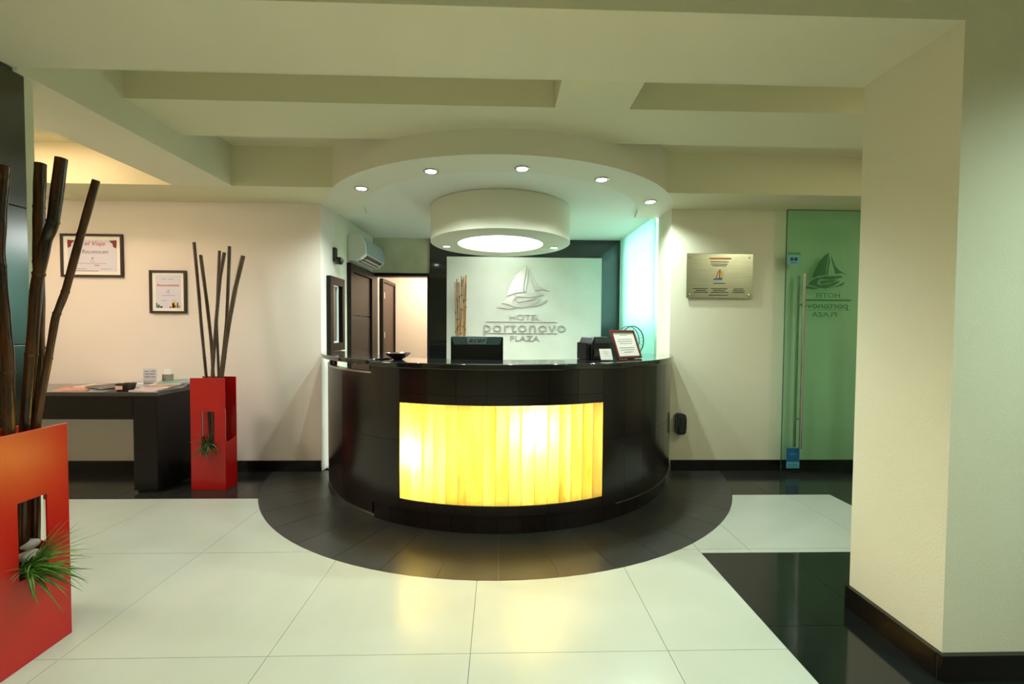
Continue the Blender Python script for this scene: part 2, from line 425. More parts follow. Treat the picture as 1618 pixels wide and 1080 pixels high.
# office behind the doorway
wall('wall_office_left', (-2.75, 5.60, 0), (-2.60, 7.3, ZC), WHITEWALL)
wall('wall_office_back', (-2.75, 7.2, 0), (0.2, 7.35, ZC), mat('peach_paint', (240, 226, 206), 0.8))
wall('wall_office_right', (-0.45, 5.60, 0), (-0.30, 7.2, ZC), WHITEWALL)
wall('wall_office_partition', (-1.76, 5.60, 0), (-1.66, 5.98, ZC), WHITEWALL)
# pillars on either side of the opening and header
pr_ = wall('wall_right', (1.655, YA, 0), (4.6, YB, ZH + 0.25))
pl_ = wall('wall_left', (-5.0, YA - 0.42, 0), (-2.125, 2.045, ZH + 0.25))
wall('wall_foyer_left', (-4.2, -3.2, 0), (-4.0, YA - 0.4, ZH + 0.25))
wall('wall_foyer_right', (3.8, -3.2, 0), (4.0, YA, ZH + 0.25))
wall('wall_foyer_rear', (-4.2, -3.4, 0), (4.0, -3.2, ZH + 0.25), mat('foyer_paint', (176, 178, 150), 0.85))
# ceilings
struct(box('ceiling', (-5.2, YB, ZH), (4.8, YW + 0.33, ZH + 0.1), CEILM))
struct(box('ceiling_foyer', (-4.2, -3.4, ZH + 0.22), (4.6, YA, ZH + 0.3), CEILM))
struct(box('ceiling_recess', (-1.60, YW + 0.33, ZR), (1.66, 5.47, ZR + 0.1), CEILR))
struct(box('ceiling_office', (-2.75, 5.60, ZC), (0.2, 7.35, ZC + 0.1), CEILM))
# beams
struct(box('trim_1', (-2.124, YA, ZD), (1.6545, YB, ZH + 0.25), PLASTER))
struct(box('trim_2', (-5.0, B2a, ZM), (4.6, B2b, ZH), CEILM))
RX, RY, RO, RI = 0.01, 4.35, 1.608, 1.31
def rarc(rad, y0, y1, n, side):
    """points on the ring circle from depth y0 to y1 on one side"""
    a0 = math.acos((RY - y0) / rad); a1 = math.acos((RY - y1) / rad)
    return [(RX + side * rad * math.sin(a0 + (a1 - a0) * k / n), RY - rad * math.cos(a0 + (a1 - a0) * k / n)) for k in range(n + 1)]
b3l = [(-5.0, B3)] + rarc(RO, B3, YW, 12, -1) + [(-5.0, YW)]
b3r = [(4.6, B3)] + rarc(RO, B3, YW, 12, 1) + [(4.6, YW)]
struct(sharp(prism('trim_3', b3l, ZC, ZH, CEILM))); struct(sharp(prism('trim_4', b3r, ZC, ZH, CEILM)))
struct(box('trim_5', (-2.545, YB, ZC), (-2.09, B3, ZH), PLASTER))
struct(box('trim_6', (0.305, YB, ZM), (0.73, B2a, ZH), CEILM))
# curved ring slab over the counter, flush with the rear beam
YR = YW + 0.33
half = rarc(RO, RY - RO, YW, 40, 1); halfi = rarc(RI, RY - RI, YR, 40, 1)
pout = [(2 * RX - x, y) for x, y in half[::-1]] + half[1:]
pin = [(2 * RX - x, y) for x, y in halfi[::-1]] + halfi[1:]
ring = pout + [(1.5545, YW), (1.5545, YR)] + pin[::-1] + [(-1.5995, YR), (-1.5995, YW)]
struct(sharp(prism('trim_7', ring, ZC, ZH, PLASTER_SM)))
struct(sharp(prism('ceiling_ring', pin, ZR, ZR + 0.08, CEILR)))

# baseboards (tiles as parts)
def baseboard(name, axis, a0, a1, c0, c1, step=0.42):
    if axis == 'x': b = struct(box(name, (a0 + 0.004, c0, 0.001), (a1 - 0.004, c1 - 0.003 if c1 > c0 else c1 + 0.003, 0.092), GROUT))
    else: b = struct(box(name, (c0, a0, 0.001), (c1, a1, 0.092), GROUT))
    k = a0
    while k < a1 - 1e-4:
        e = min(k + step, a1)
        if axis == 'x': box('tile', (k + 0.0008, min(c0, c1) - 0.004, 0.0005), (e - 0.0008, max(c0, c1), 0.098), BASEB, b)
        else: box('tile', (min(c0, c1) - 0.004, k + 0.0008, 0.0005), (max(c0, c1) + 0.004, e - 0.0008, 0.098), BASEB, b)
        k = e
    return b
baseboard('baseboard_back_left', 'x', -5.0, -1.60, YW - 0.014, YW - 0.001)
baseboard('baseboard_back_right', 'x', 1.58, 4.6, YW - 0.014, YW - 0.001)
baseboard('baseboard_pillar_side', 'y', YA, YB, 1.637, 1.654, 0.43)
baseboard('baseboard_pillar_front', 'x', 1.636, 3.8, YA - 0.016, YA - 0.001, 0.6)

# dark lacquered panels on the left pillar
lp = struct(box('trim_8', (-2.124, YA - 0.41, 0.0), (-2.118, 2.0, ZD), WENGE_D))
for z0, z1 in ((0.002, 0.60), (0.604, 1.205), (1.209, 1.81), (1.814, ZD - 0.002)):
    bev(box('panel', (-2.119, YA - 0.41, z0), (-2.11, 1.995, z1), DKPANEL, lp), 0.0015)

# ------------------------------------------------------------------ back wall: black stone frame, white stucco panel, glass
fr = tag(boxes('stone_frame', [((-0.885, 5.445, 0.0), (-0.672, 5.468, ZR - 0.002)), ((1.285, 5.445, 0.0), (1.518, 5.468, ZR - 0.002)), ((-0.672, 5.445, 2.198), (1.285, 5.468, ZR - 0.002))], BLACK_FRAME),
         'polished black stone surround framing the pale hotel logo wall', 'wall frame')
box('stucco_panel', (-0.672, 5.447, 0.0), (1.285, 5.468, 2.198), LOGOWALL, fr)
fg = tag(boxes('frosted_glass_panel', [((1.522, YW + 0.34, 0.02), (1.532, 5.443, ZR - 0.002))], FROST), 'frosted teal glass panel on the right side behind the counter', 'glass panel')
# doorway trim and door
d1 = struct(boxes('door_1', [((-1.60, 5.44, 1.945), (-0.895, 5.60, 1.985)), ((-1.60, 5.44, 0), (-1.575, 5.60, 1.945)), ((-0.915, 5.44, 0), (-0.89, 5.60, 1.945))], DKWOOD))
lf = thing('office_door', (-1.66, 6.0, 0), 'brown wooden office door standing open behind the doorway, with steel hinges', 'door')
box('door_leaf', (-0.02, 0.06, 0.01), (0.03, 0.66, 1.93), DKWOOD2, lf, 0.003)
boxes('door_jamb', [((-0.06, 0.0, 0), (0.045, 0.05, 1.98)), ((-0.06, 0.67, 0), (0.045, 0.72, 1.98)), ((-0.06, 0.05, 1.935), (0.045, 0.67, 1.98))], DKWOOD, lf)
for z in (0.35, 1.2, 1.75):
    box('hinge', (0.03, 0.03, z - 0.045), (0.05, 0.085, z + 0.045), STEEL, lf, 0.002)
# closed door in the left recess wall
d2 = struct(boxes('door_2', [((-1.599, 4.55, 0), (-1.555, 4.63, 1.975)), ((-1.599, 5.29, 0), (-1.555, 5.37, 1.975)), ((-1.599, 4.63, 1.89), (-1.555, 5.29, 1.975))], DKWOOD))
for z0, z1 in ((0.01, 0.9), (0.91, 1.42), (1.43, 1.885)):
    box('panel', (-1.599, 4.635, z0), (-1.575, 5.285, z1), DKWOOD, d2, 0.004)
tube('door_handle', [(-1.575, 4.70, 1.0), (-1.535, 4.70, 1.0), (-1.53, 4.72, 1.0), (-1.53, 4.81, 1.0)], 0.009, STEEL, d2)
# dark framed window in the left recess wall
w1 = struct(boxes('window_1', [((-1.599, 4.02, 1.075), (-1.56, 4.09, 1.775)), ((-1.599, 4.32, 1.075), (-1.56, 4.38, 1.775)), ((-1.599, 4.09, 1.70), (-1.56, 4.32, 1.775)), ((-1.599, 4.09, 1.075), (-1.56, 4.32, 1.15))], DKWOOD))
boxes('window_sash', [((-1.597, 4.09, 1.15), (-1.575, 4.105, 1.70)), ((-1.597, 4.235, 1.15), (-1.575, 4.25, 1.70)), ((-1.597, 4.105, 1.685), (-1.575, 4.235, 1.70)), ((-1.597, 4.105, 1.15), (-1.575, 4.235, 1.165))], WHITEPL, w1)
box('pane', (-1.595, 4.105, 1.165), (-1.588, 4.235, 1.685), BLACK_FRAME, w1)
box('pane', (-1.595, 4.25, 1.15), (-1.588, 4.32, 1.70), BLACK_FRAME, w1)
# wall device
wc = thing('wall_camera', (-1.60, 4.20, 1.96), 'small black wall camera on bracket high beside the entrance of the recess', 'camera')
box('bracket', (0.001, -0.03, -0.03), (0.03, 0.02, 0.10), BLKPL, wc, 0.004)
lathe('camera_body', [(0.0, -0.04), (0.03, -0.04), (0.04, -0.02), (0.04, 0.01), (0.02, 0.03), (0.0, 0.03)], BLKPL_G, wc, 16, (0.05, 0.0, -0.02))
# air conditioner
ac = thing('air_conditioner', (-1.60, 4.58, 2.0), 'white split air conditioner mounted above the closed dark door', 'air conditioner')
prof = [(0.001, 0.0), (0.07, 0.0), (0.13, 0.02), (0.185, 0.07), (0.19, 0.11), (0.175, 0.20), (0.15, 0.255), (0.10, 0.27), (0.001, 0.27)]
o = prism('body', [(x, z) for x, z in prof], 0.0, 0.72, WHITEPL, ac, axis='y'); bev(o, 0.006)
prism('front_panel', [(0.192, 0.075), (0.196, 0.11), (0.181, 0.20), (0.158, 0.252), (0.15, 0.25), (0.185, 0.10)], 0.05, 0.71, GREYVENT, ac, axis='y')
prism('air_outlet', [(0.085, 0.0), (0.13, 0.017), (0.184, 0.066), (0.178, 0.074), (0.12, 0.026), (0.085, 0.012)], 0.08, 0.66, DARKVENT, ac, axis='y')
for k in range(2):
    box('louver', (0.10 + 0.035 * k, 0.09, 0.004 + 0.022 * k), (0.135 + 0.035 * k, 0.65, 0.009 + 0.022 * k), WHITEPL, ac)

# ------------------------------------------------------------------ hotel sign on the back wall
sign = thing('hotel_sign', (0.29, 5.445, 1.15), 'raised silver sailing boat logo with hotel name letters on back wall', 'sign')
def lg(pts): return [((700 + px / 5.4 - 827) * 0.00808, (560 - (380 + py / 5.4)) * 0.00808 - 0.187) for px, py in pts]
def logo(parent, m, mir=1, sc=1.0, dep=0.014, yoff=0.0, names=('sail', 'sail', 'mast', 'hull', 'wave', 'wave', 'wave')):
    P = [[(548, 472), (560, 420), (585, 360), (620, 300), (665, 245), (715, 212), (706, 280), (692, 360), (685, 440), (620, 446)],
         [(735, 235), (752, 275), (778, 335), (815, 380), (862, 412), (908, 428), (845, 418), (785, 428), (762, 360), (742, 290)],
         [(722, 238), (728, 300), (715, 380), (708, 438), (692, 438), (700, 350), (714, 270)],
         [(640, 478), (600, 462), (690, 450), (770, 447), (840, 440), (862, 458), (815, 474), (745, 484)],
         [(505, 532), (545, 492), (598, 464), (638, 480), (606, 500), (600, 528), (632, 540), (720, 524), (800, 498), (838, 492), (815, 520), (760, 552), (690, 572), (610, 566), (560, 545)],
         [(625, 505), (660, 490), (740, 488), (820, 482), (760, 506), (690, 516), (645, 526)],
         [(462, 570), (500, 548), (545, 552), (590, 566), (628, 573), (560, 584)]]
    P.append([(745, 558), (800, 545), (850, 520), (885, 500), (865, 535), (800, 556)])
    for nm, p in zip(list(names) + ['wave'], P):
        q = [(u * mir * sc, v * sc) for u, v in lg(p)]
        bev(prism(nm, q, yoff - dep, yoff, m, parent, axis='y'), 0.002, 1)
logo(sign, LOGOSILVER)
text('lettering', 'HOTEL', 0.098, LOGOSILVER, sign, (0.02, -0.004, 0.262), ext=0.010, sx=1.30)
text('lettering', 'portonovo', 0.185, LOGOSILVER, sign, (0.02, -0.004, 0.112), ext=0.012, sx=1.22, space=1.08)
text('lettering', 'PLAZA', 0.098, LOGOSILVER, sign, (0.02, -0.004, -0.005), ext=0.010, sx=1.30)
box('rule', (-0.47, -0.014, 0.232), (0.43, 0.0, 0.240), LOGOSILVER, sign)
box('rule', (-0.47, -0.014, 0.088), (0.43, 0.0, 0.096), LOGOSILVER, sign)

# ------------------------------------------------------------------ drum ceiling lamp
dr = thing('drum_ceiling_light', (DRUM_C[0], DRUM_C[1], ZR - 0.003), 'large white drum shaped ceiling light above the reception counter', 'ceiling light')
lathe('drum', [(0.40, -0.001), (0.663, -0.001), (0.663, -0.314), (0.655, -0.319), (0.408, -0.319), (0.408, -0.29), (0.40, -0.29)], PLASTER_SM, dr, 96)
lathe('diffuser', [(0.0, -0.307), (0.40, -0.307), (0.405, -0.313), (0.0, -0.314)], LENSD, dr, 64)
for sx in (-0.53, 0.53):
    lathe('spot_trim', [(0.032, -0.318), (0.048, -0.319), (0.048, -0.324), (0.034, -0.324), (0.032, -0.318)], TRIMW, dr, 24, (sx, 0.11, 0), cap=False)
    lathe('spot_lens', [(0.0, -0.3185), (0.033, -0.3185), (0.028, -0.323), (0.0, -0.324)], LENS, dr, 24, (sx, 0.11, 0))
# recessed downlights in the ring
names = ['leftmost recessed downlight in the curved ceiling ring', 'second recessed downlight from the left in the ceiling ring', 'middle recessed downlight at front of the ceiling ring, with dark rim',
         'fourth recessed downlight from the left in the ceiling ring', 'rightmost recessed downlight in the ceiling ring above the counter end']
for (x, y), nm in zip(RING_SPOTS, names):
    t = thing('downlight', (x, y, ZC), nm, 'ceiling light', 'downlights in the ceiling ring')
    lathe('trim_ring', [(0.038, -0.0005), (0.055, -0.0005), (0.055, -0.004), (0.048, -0.009), (0.038, -0.006), (0.038, -0.0005)], STEEL, t, 24, cap=False)
    lathe('lens', [(0.0, -0.001), (0.0385, -0.001), (0.036, -0.006), (0.0, -0.008)], LENS, t, 24)

# ------------------------------------------------------------------ reception counter
RC = 1.58
cn = thing('reception_counter', (CX, CY, 0), 'curved dark tiled reception counter with glowing yellow onyx front', 'counter')
def carc(name, r0, r1, a0, a1, z0, z1, n, m, parent=cn): return arc(name, 0, 0, r0, r1, a0, a1, z0, z1, n, m, parent)
A0, A1, AE = -24.2, 25.7, 77.2
Z0, Z1, ZT = 0.187, 0.812, 1.035
carc('core', 1.53, 1.565, -33.3, A0 + 0.0, 0.12, ZT, 6, JOINT)
carc('core', 1.53, 1.565, A1, AE, 0.12, ZT, 16, JOINT)
carc('core', 1.53, 1.565, A0, A1, 0.12, Z0, 20, JOINT)
carc('core', 1.53, 1.565, A0, A1, Z1, ZT, 20, JOINT)
CAV = mat('light_box_white', (240, 232, 205), 0.7)
carc('light_box', 1.395, 1.41, A0 - 0.5, A1 + 0.5, Z0 - 0.02, Z1 + 0.02, 20, CAV)
carc('light_box', 1.41, 1.53, A0 - 0.5, A1 + 0.5, Z0 - 0.02, Z0 - 0.005, 20, CAV)
carc('light_box', 1.41, 1.53, A0 - 0.5, A1 + 0.5, Z1 + 0.005, Z1 + 0.02, 20, CAV)
carc('light_box', 1.41, 1.53, A0 - 0.5, A0, Z0 - 0.005, Z1 + 0.005, 1, CAV)
carc('light_box', 1.41, 1.53, A1, A1 + 0.5, Z0 - 0.005, Z1 + 0.005, 1, CAV)
ox = carc('onyx_front', 1.566, 1.5665, A0, A1, Z0, Z0 + 0.001, 20, WENGE_D)
NS = 17
for k in range(NS):
    a = A0 + (A1 - A0) * k / NS; b = A0 + (A1 - A0) * (k + 1) / NS
    V = [Vector((r * math.sin(R_(t)), -r * math.cos(R_(t)), z)) for z in (Z0, Z1) for r, t in ((1.560, a + 0.04), (1.578 + random.uniform(-.0008, .0008), a + 0.04), (1.578, b - 0.04), (1.560, b - 0.04))]
    if k: obj('joint', [Vector((1.573 * math.sin(R_(t)), -1.573 * math.cos(R_(t)), z)) for t, z in ((a - 0.045, Z0), (a + 0.045, Z0), (a + 0.045, Z1), (a - 0.045, Z1))], [(0, 1, 2, 3)], RESIN, ox)
    # a single translucent slab face with returned edges
    o = obj('onyx_strip', V, [(1, 2, 6, 5), (0, 1, 5, 4), (2, 3, 7, 6)], ONYX, ox)
def ctile(a, b, z0, z1, r=RC): 
    g = 0.035
    carc('tile', 1.565, r, a + g, b - g, z0 + 0.0008, z1 - 0.0008, max(2, int((b - a) / 2.2)), WENGE)
# tile rows
def cuts(a, b, step):
    n = max(1, round((b - a) / step)); return [a + (b - a) * i / n for i in range(n + 1)]
c = cuts(A0 - 0.0, A1 + 0.0, 7.15)
for a, b in zip(c[:-1], c[1:]):
    ctile(a, b, 0.875, ZT); ctile(a, b, Z1 + 0.001, 0.875); ctile(a, b, 0.12, Z0 - 0.001)
for a, b in ((-33.3, A0),):
    ctile(a, b, 0.565, ZT); ctile(a, b, 0.12, 0.565)
c = cuts(A1, AE, 7.35)
for a, b in zip(c[:-1], c[1:]):
    ctile(a, b, 0.565, ZT); ctile(a, b, 0.12, 0.565)
# plinth
carc('plinth', 1.50, 1.545, -33.3, AE, 0.002, 0.12, 40, JOINT)
for a, b in zip(cuts(-33.3, AE, 5.6)[:-1], cuts(-33.3, AE, 5.6)[1:]):
    carc('plinth_tile', 1.545, 1.556, a + 0.03, b - 0.03, 0.002, 0.119, 3, WENGE)
carc('metal_strip', 1.556, 1.584, 30, AE, 0.1135, 0.1195, 20, STEEL)
# inner worktop
carc('inner_desk', 0.95, 1.39, -30, AE - 4, 0.70, 0.74, 30, DKWOOD)
carc('inner_apron', 0.97, 0.99, -30, AE - 4, 0.004, 0.70, 30, DKWOOD)
# curved swing gate at the left end
ga = thing('counter_gate', (CX, CY, 0), 'curved dark swing gate at the left end of the counter, with silver edge', 'gate')
c = cuts(-77.0, -33.8, 14.4)
carc('core', 1.52, 1.543, -77.0, -33.8, 0.03, 0.985, 20, JOINT, ga)
for a, b in zip(c[:-1], c[1:]):
    for z0, z1 in ((0.03, 0.555), (0.556, 0.985)):
        carc('tile', 1.543, 1.558, a + 0.03, b - 0.03, z0, z1, 6, WENGE, ga)
carc('edge_strip', 1.518, 1.561, -77.1, -33.7, 0.986, 0.998, 20, STEEL, ga)
carc('bottom_strip', 1.52, 1.561, -77.1, -33.7, 0.02, 0.029, 20, STEEL, ga)
gp = carc('post', 1.50, 1.56, -78.4, -77.3, 0.002, 1.05, 2, WENGE, ga)
# counter tops
o = tag(arc('countertop', CX, CY, 1.20, 1.602, -33.2, 77.9, 1.036, 1.075, 60, BLACK_GLOSS), 'curved polished black granite countertop on the reception counter', 'countertop'); bev(o, 0.006, 3)
o = tag(arc('counter_flap', CX, CY, 1.26, 1.612, -78.2, -33.6, 1.052, 1.084, 24, BLACK_GLOSS), 'separate black granite flap bridging the gate at left end', 'countertop'); bev(o, 0.006, 3)

# ------------------------------------------------------------------ things on the counter
mo = thing('computer_monitor', (-0.166, 3.13, 0.74), 'black computer monitor seen from behind on the reception counter', 'monitor')
bev(prism('shell', [(-0.186, 0.12), (0.186, 0.12), (0.19, 0.14), (0.19, 0.49), (0.184, 0.497), (-0.184, 0.497), (-0.19, 0.49), (-0.19, 0.14)], 0.0, 0.03, BLKPL, mo, axis='y'), 0.004)
prism('back_bulge', [(-0.16, 0.15), (0.16, 0.15), (0.16, 0.43), (-0.16, 0.43)], -0.02, 0.0, BLKPL, mo, axis='y')
prism('brand_band', [(-0.182, 0.494), (0.182, 0.494), (0.165, 0.437), (-0.165, 0.437)], -0.006, 0.001, GREYPL, mo, axis='y')
prism('brand_plate', [(-0.075, 0.49), (0.075, 0.49), (0.065, 0.441), (-0.065, 0.441)], -0.009, -0.005, mat('light_grey_plastic', (128, 152, 156), 0.35), mo, axis='y')
text('lettering', 'acer', 0.052, BLACKP, mo, (0.0, -0.0095, 0.455), sx=1.35, shear=0.25)
box('screen', (-0.175, 0.03, 0.14), (0.175, 0.032, 0.48), BLACK_FRAME, mo)
boxes('stand', [((-0.035, -0.035, 0.02), (0.035, -0.012, 0.3))], BLKPL, mo, 0.004)
lathe('base', [(0.0, 0.0), (0.12, 0.0), (0.12, 0.01), (0.04, 0.024), (0.0, 0.024)], BLKPL, mo)

bo = thing('wooden_bowl', (-0.71, 3.02, 1.0755), 'shallow dark brown wooden bowl on left part of countertop', 'bowl')
lathe('bowl', [(0.0, 0.0), (0.03, 0.0), (0.034, 0.004), (0.065, 0.022), (0.09, 0.045), (0.086, 0.046), (0.06, 0.027), (0.0, 0.012)], BOWLM, bo)

rp = thing('receipt_printer', (0.72, 3.12, 1.0755), 'black receipt printer on the countertop behind the white card', 'printer', rotz=R_(20))
bev(prism('body', [(-0.07, 0.0), (0.09, 0.0), (0.09, 0.10), (0.07, 0.165), (-0.05, 0.165), (-0.07, 0.12)], -0.02, 0.16, BLKPL, rp, axis='y'), 0.006)
bev(prism('side_box', [(-0.105, 0.0), (-0.072, 0.0), (-0.072, 0.11), (-0.105, 0.125)], 0.0, 0.13, BLKPL, rp, axis='y'), 0.004)
prism('paper_slot', [(-0.04, 0.12), (0.08, 0.12), (0.072, 0.155), (-0.04, 0.155)], -0.026, -0.018, GREYPL, rp, axis='y')
box('keypad', (-0.055, -0.03, 0.02), (0.075, -0.018, 0.08), BLKPL_G, rp, 0.003)

cd = thing('card_display', (0.745, 2.96, 1.0785), 'small white card leaning in a holder before the printer', 'card', rotz=R_(12))
M = Matrix.Rotation(R_(-28), 3, 'X')
def tilt(lo, hi, a=-25): 
    m_ = Matrix.Rotation(R_(a), 3, 'X'); return [m_ @ Vector(v) for v in bverts(lo, hi)]
obj('card', tilt((-0.045, 0.0, 0.006), (0.045, 0.002, 0.088)), BF, PAPER, cd)
obj('holder', tilt((-0.048, 0.0025, 0.0), (0.048, 0.005, 0.06)), BF, CLEAR_GLASS, cd)
box('holder_foot', (-0.048, -0.016, 0.0), (0.048, 0.035, 0.003), CLEAR_GLASS, cd)
text('lettering', '\u2014 \u2014\n\u2014', 0.02, GREYP, cd, (0.0, 0.024, 0.06), rot=(R_(65), 0, 0))

pf = thing('picture_frame', (0.98, 3.185, 1.083), 'reddish brown frame with a typed notice standing on the countertop', 'picture frame', rotz=R_(34))
def tb(name, lo, hi, m, a=-22): 
    return obj(name, tilt(lo, hi, a), BF, m, pf)
w2, hh = 0.135, 0.225
for lo, hi in (((-w2, 0, 0.0), (w2, 0.018, 0.018)), ((-w2, 0, hh - 0.018), (w2, 0.018, hh)), ((-w2, 0, 0.018), (-w2 + 0.018, 0.018, hh - 0.018)), ((w2 - 0.018, 0, 0.018), (w2, 0.018, hh - 0.018))):
    bev(tb('frame_bar', lo, hi, FRAMER), 0.003)
tb('backing', (-w2 + 0.01, 0.010, 0.01), (w2 - 0.01, 0.017, hh - 0.01), WENGE_D)
tb('notice', (-w2 + 0.017, 0.006, 0.017), (w2 - 0.017, 0.0095, hh - 0.017), PAPER)
m_ = Matrix.Rotation(R_(-22), 3, 'X')
for i in range(9):
    wdt = [0.04, 0.0, 0.08, 0.085, 0.07, 0.0, 0.085, 0.08, 0.05][i]
    if wdt: tb('print_line', (-wdt, 0.0052, 0.185 - 0.017 * i), (wdt, 0.006, 0.1872 - 0.017 * i), GREYP)
obj('strut', [m_ @ Vector(v) for v in bverts((-0.02, 0.018, 0.12), (0.02, 0.022, 0.14))] , BF, WENGE_D, pf)
boxes('foot', [((-0.02, 0.02, 0.0), (0.02, 0.10, 0.004))], WENGE_D, pf)

fn = thing('desk_fan', (1.045, 3.37, 1.0755), 'small desk fan with a round dark wire guard behind the framed notice', 'fan', rotz=R_(25))
def ring(r, y, n=40): return [(r * math.sin(2 * math.pi * k / n), y, 0.128 + r * math.cos(2 * math.pi * k / n)) for k in range(n)]
tube('guard_ring', ring(0.118, 0.0), 0.004, BLKPL, fn, 8, closed=True)
tube('guard_ring', ring(0.118, 0.05), 0.003, BLKPL, fn, 8, closed=True)
wires = []
for k in range(20):
    a = 2 * math.pi * k / 20
    tube('guard_wire', [(0.02 * math.sin(a), -0.02, 0.128 + 0.02 * math.cos(a)), (0.07 * math.sin(a), -0.018, 0.128 + 0.07 * math.cos(a)), (0.118 * math.sin(a), 0.0, 0.128 + 0.118 * math.cos(a))], 0.0012, GREYPL, fn, 5)
for k in range(3):
    a = 2 * math.pi * k / 3
    V = [(r * math.sin(a + d), 0.02 + s, 0.128 + r * math.cos(a + d)) for r, d, s in ((0.02, -0.4, 0.008), (0.085, -0.35, 0.012), (0.09, 0.35, -0.008), (0.02, 0.4, -0.004))]
    V += [(x, y + 0.002, z) for x, y, z in V]
    obj('blade', V, BF, GREYPL, fn)
lathe('motor', [(0.0, 0.0), (0.022, 0.0), (0.024, 0.03), (0.0, 0.04)], BLKPL, fn, 16, (0, 0.055, 0.128), Matrix.Rotation(R_(90), 3, 'X'))
tube('stem', [(0, 0.045, 0.1), (0, 0.045, 0.01)], 0.007, BLKPL, fn)
lathe('base', [(0.0, 0.0), (0.055, 0.0), (0.055, 0.006), (0.015, 0.016), (0.0, 0.016)], BLKPL, fn, 24, (0, 0.045, 0))

# honey bamboo bundle before the logo wall, in a tall vase behind the counter
vb = tag(lathe('floor_vase', [(0.0, 0.0), (0.10, 0.0), (0.11, 0.02), (0.115, 0.78), (0.105, 0.80), (0.10, 0.78), (0.095, 0.03), (0.0, 0.03)], BLKPL_G, None, 28, (-0.475, 5.25, 0.0)), 'tall dark round vase holding the honey bamboo behind the counter', 'vase')
bam = [(0.0, -0.045, 0.0), (0.018, -0.03, 0.04), (-0.02, -0.055, 0.03), (-0.028, -0.07, -0.01), (0.032, 0.035, 0.05), (0.025, 0.06, 0.0), (0.005, 0.0, 0.05), (-0.012, 0.015, -0.03), (0.012, 0.04, -0.04)]
for k, (bx, tx, dy) in enumerate(bam):
    H = 1.90 + random.uniform(-0.05, 0.05)
    p = []; r = []
    N = 40
    rr = random.choice((0.0060, 0.0075, 0.009))
    nodes = [random.uniform(0, 0.3) + 0.26 * j for j in range(9)]
    for j in range(N + 1):
        t = j / N; z = 0.032 + (H - 0.032) * t
        p.append((-0.475 + bx * (1 - t) * 1.5 + tx * t, 5.25 + dy * (0.5 + t) * 0.8, z))
        r.append(rr * (1.35 if min(abs(z - q) for q in nodes) < 0.024 else 1.0))
    b = tube('bamboo_cane', p, r, BAMBOO_L, None, 8)
    rk = sorted(v[1] for v in bam).index(tx); od = ['leftmost', 'second from left', 'third from left', 'fourth from left', 'middle', 'fourth from right', 'third from right', 'second from right', 'rightmost'][rk]
    tag(b, 'honey bamboo cane before the logo wall, %s at the top of its bundle' % od, 'bamboo', 'honey bamboo canes before the logo wall')
    for q in nodes:
        if 0.9 < q < H - 0.05:
            t = (q - 0.032) / (H - 0.032); c_ = Vector((-0.475 + bx * (1 - t) * 1.5 + tx * t, 5.25 + dy * (0.5 + t) * 0.8, q))
            tube('node', [c_ - Vector((0, 0, 0.006)), c_ + Vector((0, 0, 0.006))], rr * 1.45, BAMBOO_N, b, 8)

# ------------------------------------------------------------------ wall things
def certificate(name, x0, x1, z0, z1, label, bar=0.02):
    cx, w, h = (x0 + x1) / 2, x1 - x0, z1 - z0
    t = thing(name, (cx, YW - 0.001, z0), label, 'picture frame')
    for lo, hi in (((-w / 2, -0.02, 0), (w / 2, -0.001, bar)), ((-w / 2, -0.02, h - bar), (w / 2, -0.001, h)), ((-w / 2, -0.02, bar), (-w / 2 + bar, -0.001, h - bar)), ((w / 2 - bar, -0.02, bar), (w / 2, -0.001, h - bar))):
        box('frame_bar', lo, hi, FRAMEM, t, 0.003)
    box('mount', (-w / 2 + bar - 0.004, -0.008, bar - 0.004), (w / 2 - bar + 0.004, -0.001, h - bar + 0.004), PAPER, t)
    return t, w, h
YP = -0.0095
t, w, h = certificate('framed_certificate', -3.838, -3.308, 1.722, 2.098, 'wide framed certificate with red corner ornaments behind the tall poles')
box('sheet', (-w / 2 + 0.055, -0.009, 0.05), (w / 2 - 0.055, -0.0075, h - 0.05), PAPER2, t)
for s in (-1, 1):
    prism('corner_ornament', [(s * (w / 2 - 0.055), h - 0.052), (s * (w / 2 - 0.12), h - 0.058), (s * (w / 2 - 0.09), h - 0.085), (s * (w / 2 - 0.085), h - 0.11), (s * (w / 2 - 0.06), h - 0.125), (s * (w / 2 - 0.056), h - 0.10)], YP, -0.0085, MAROON, t, axis='y')
text('lettering', 'el Viaje', 0.055, REDP, t, (0.02, YP, h - 0.10), sx=1.1, shear=0.3)
prism('red_mark', [(-0.11, h - 0.055), (-0.085, h - 0.075), (-0.11, h - 0.105), (-0.10, h - 0.077)], YP, -0.0085, REDP, t, axis='y')
text('lettering', 'Reconocen', 0.05, GREYP, t, (0.02, YP, h - 0.17), sx=1.0, shear=0.35)
text('lettering', 'a', 0.045, GREYP, t, (0.0, YP, h - 0.222), shear=0.2)
for x0, x1, z in ((-0.02, 0.02, 0.135), (-0.13, 0.12, 0.118), (-0.14, -0.05, 0.07), (0.07, 0.16, 0.07)):
    box('print_line', (x0, YP, z), (x1, -0.0085, z + 0.003), GREYP, t)
box('print_line', (0.02, YP, 0.1), (0.06, -0.0085, 0.106), REDP, t)
box('print_line', (-0.19, YP, 0.052), (0.05, -0.0085, 0.056), MAROON, t)
t, w, h = certificate('framed_certificate', -3.085, -2.768, 1.411, 1.788, 'upright framed certificate with red heading and colourful foot, beside the slim canes')
box('sheet', (-w / 2 + 0.05, -0.009, 0.045), (w / 2 - 0.05, -0.0075, h - 0.04), PAPER2, t)
text('lettering', 'Reconocimiento', 0.032, REDP, t, (0.0, YP, h - 0.14), sx=0.9)
text('lettering', 'a', 0.034, GREYP, t, (0.0, YP, h - 0.185))
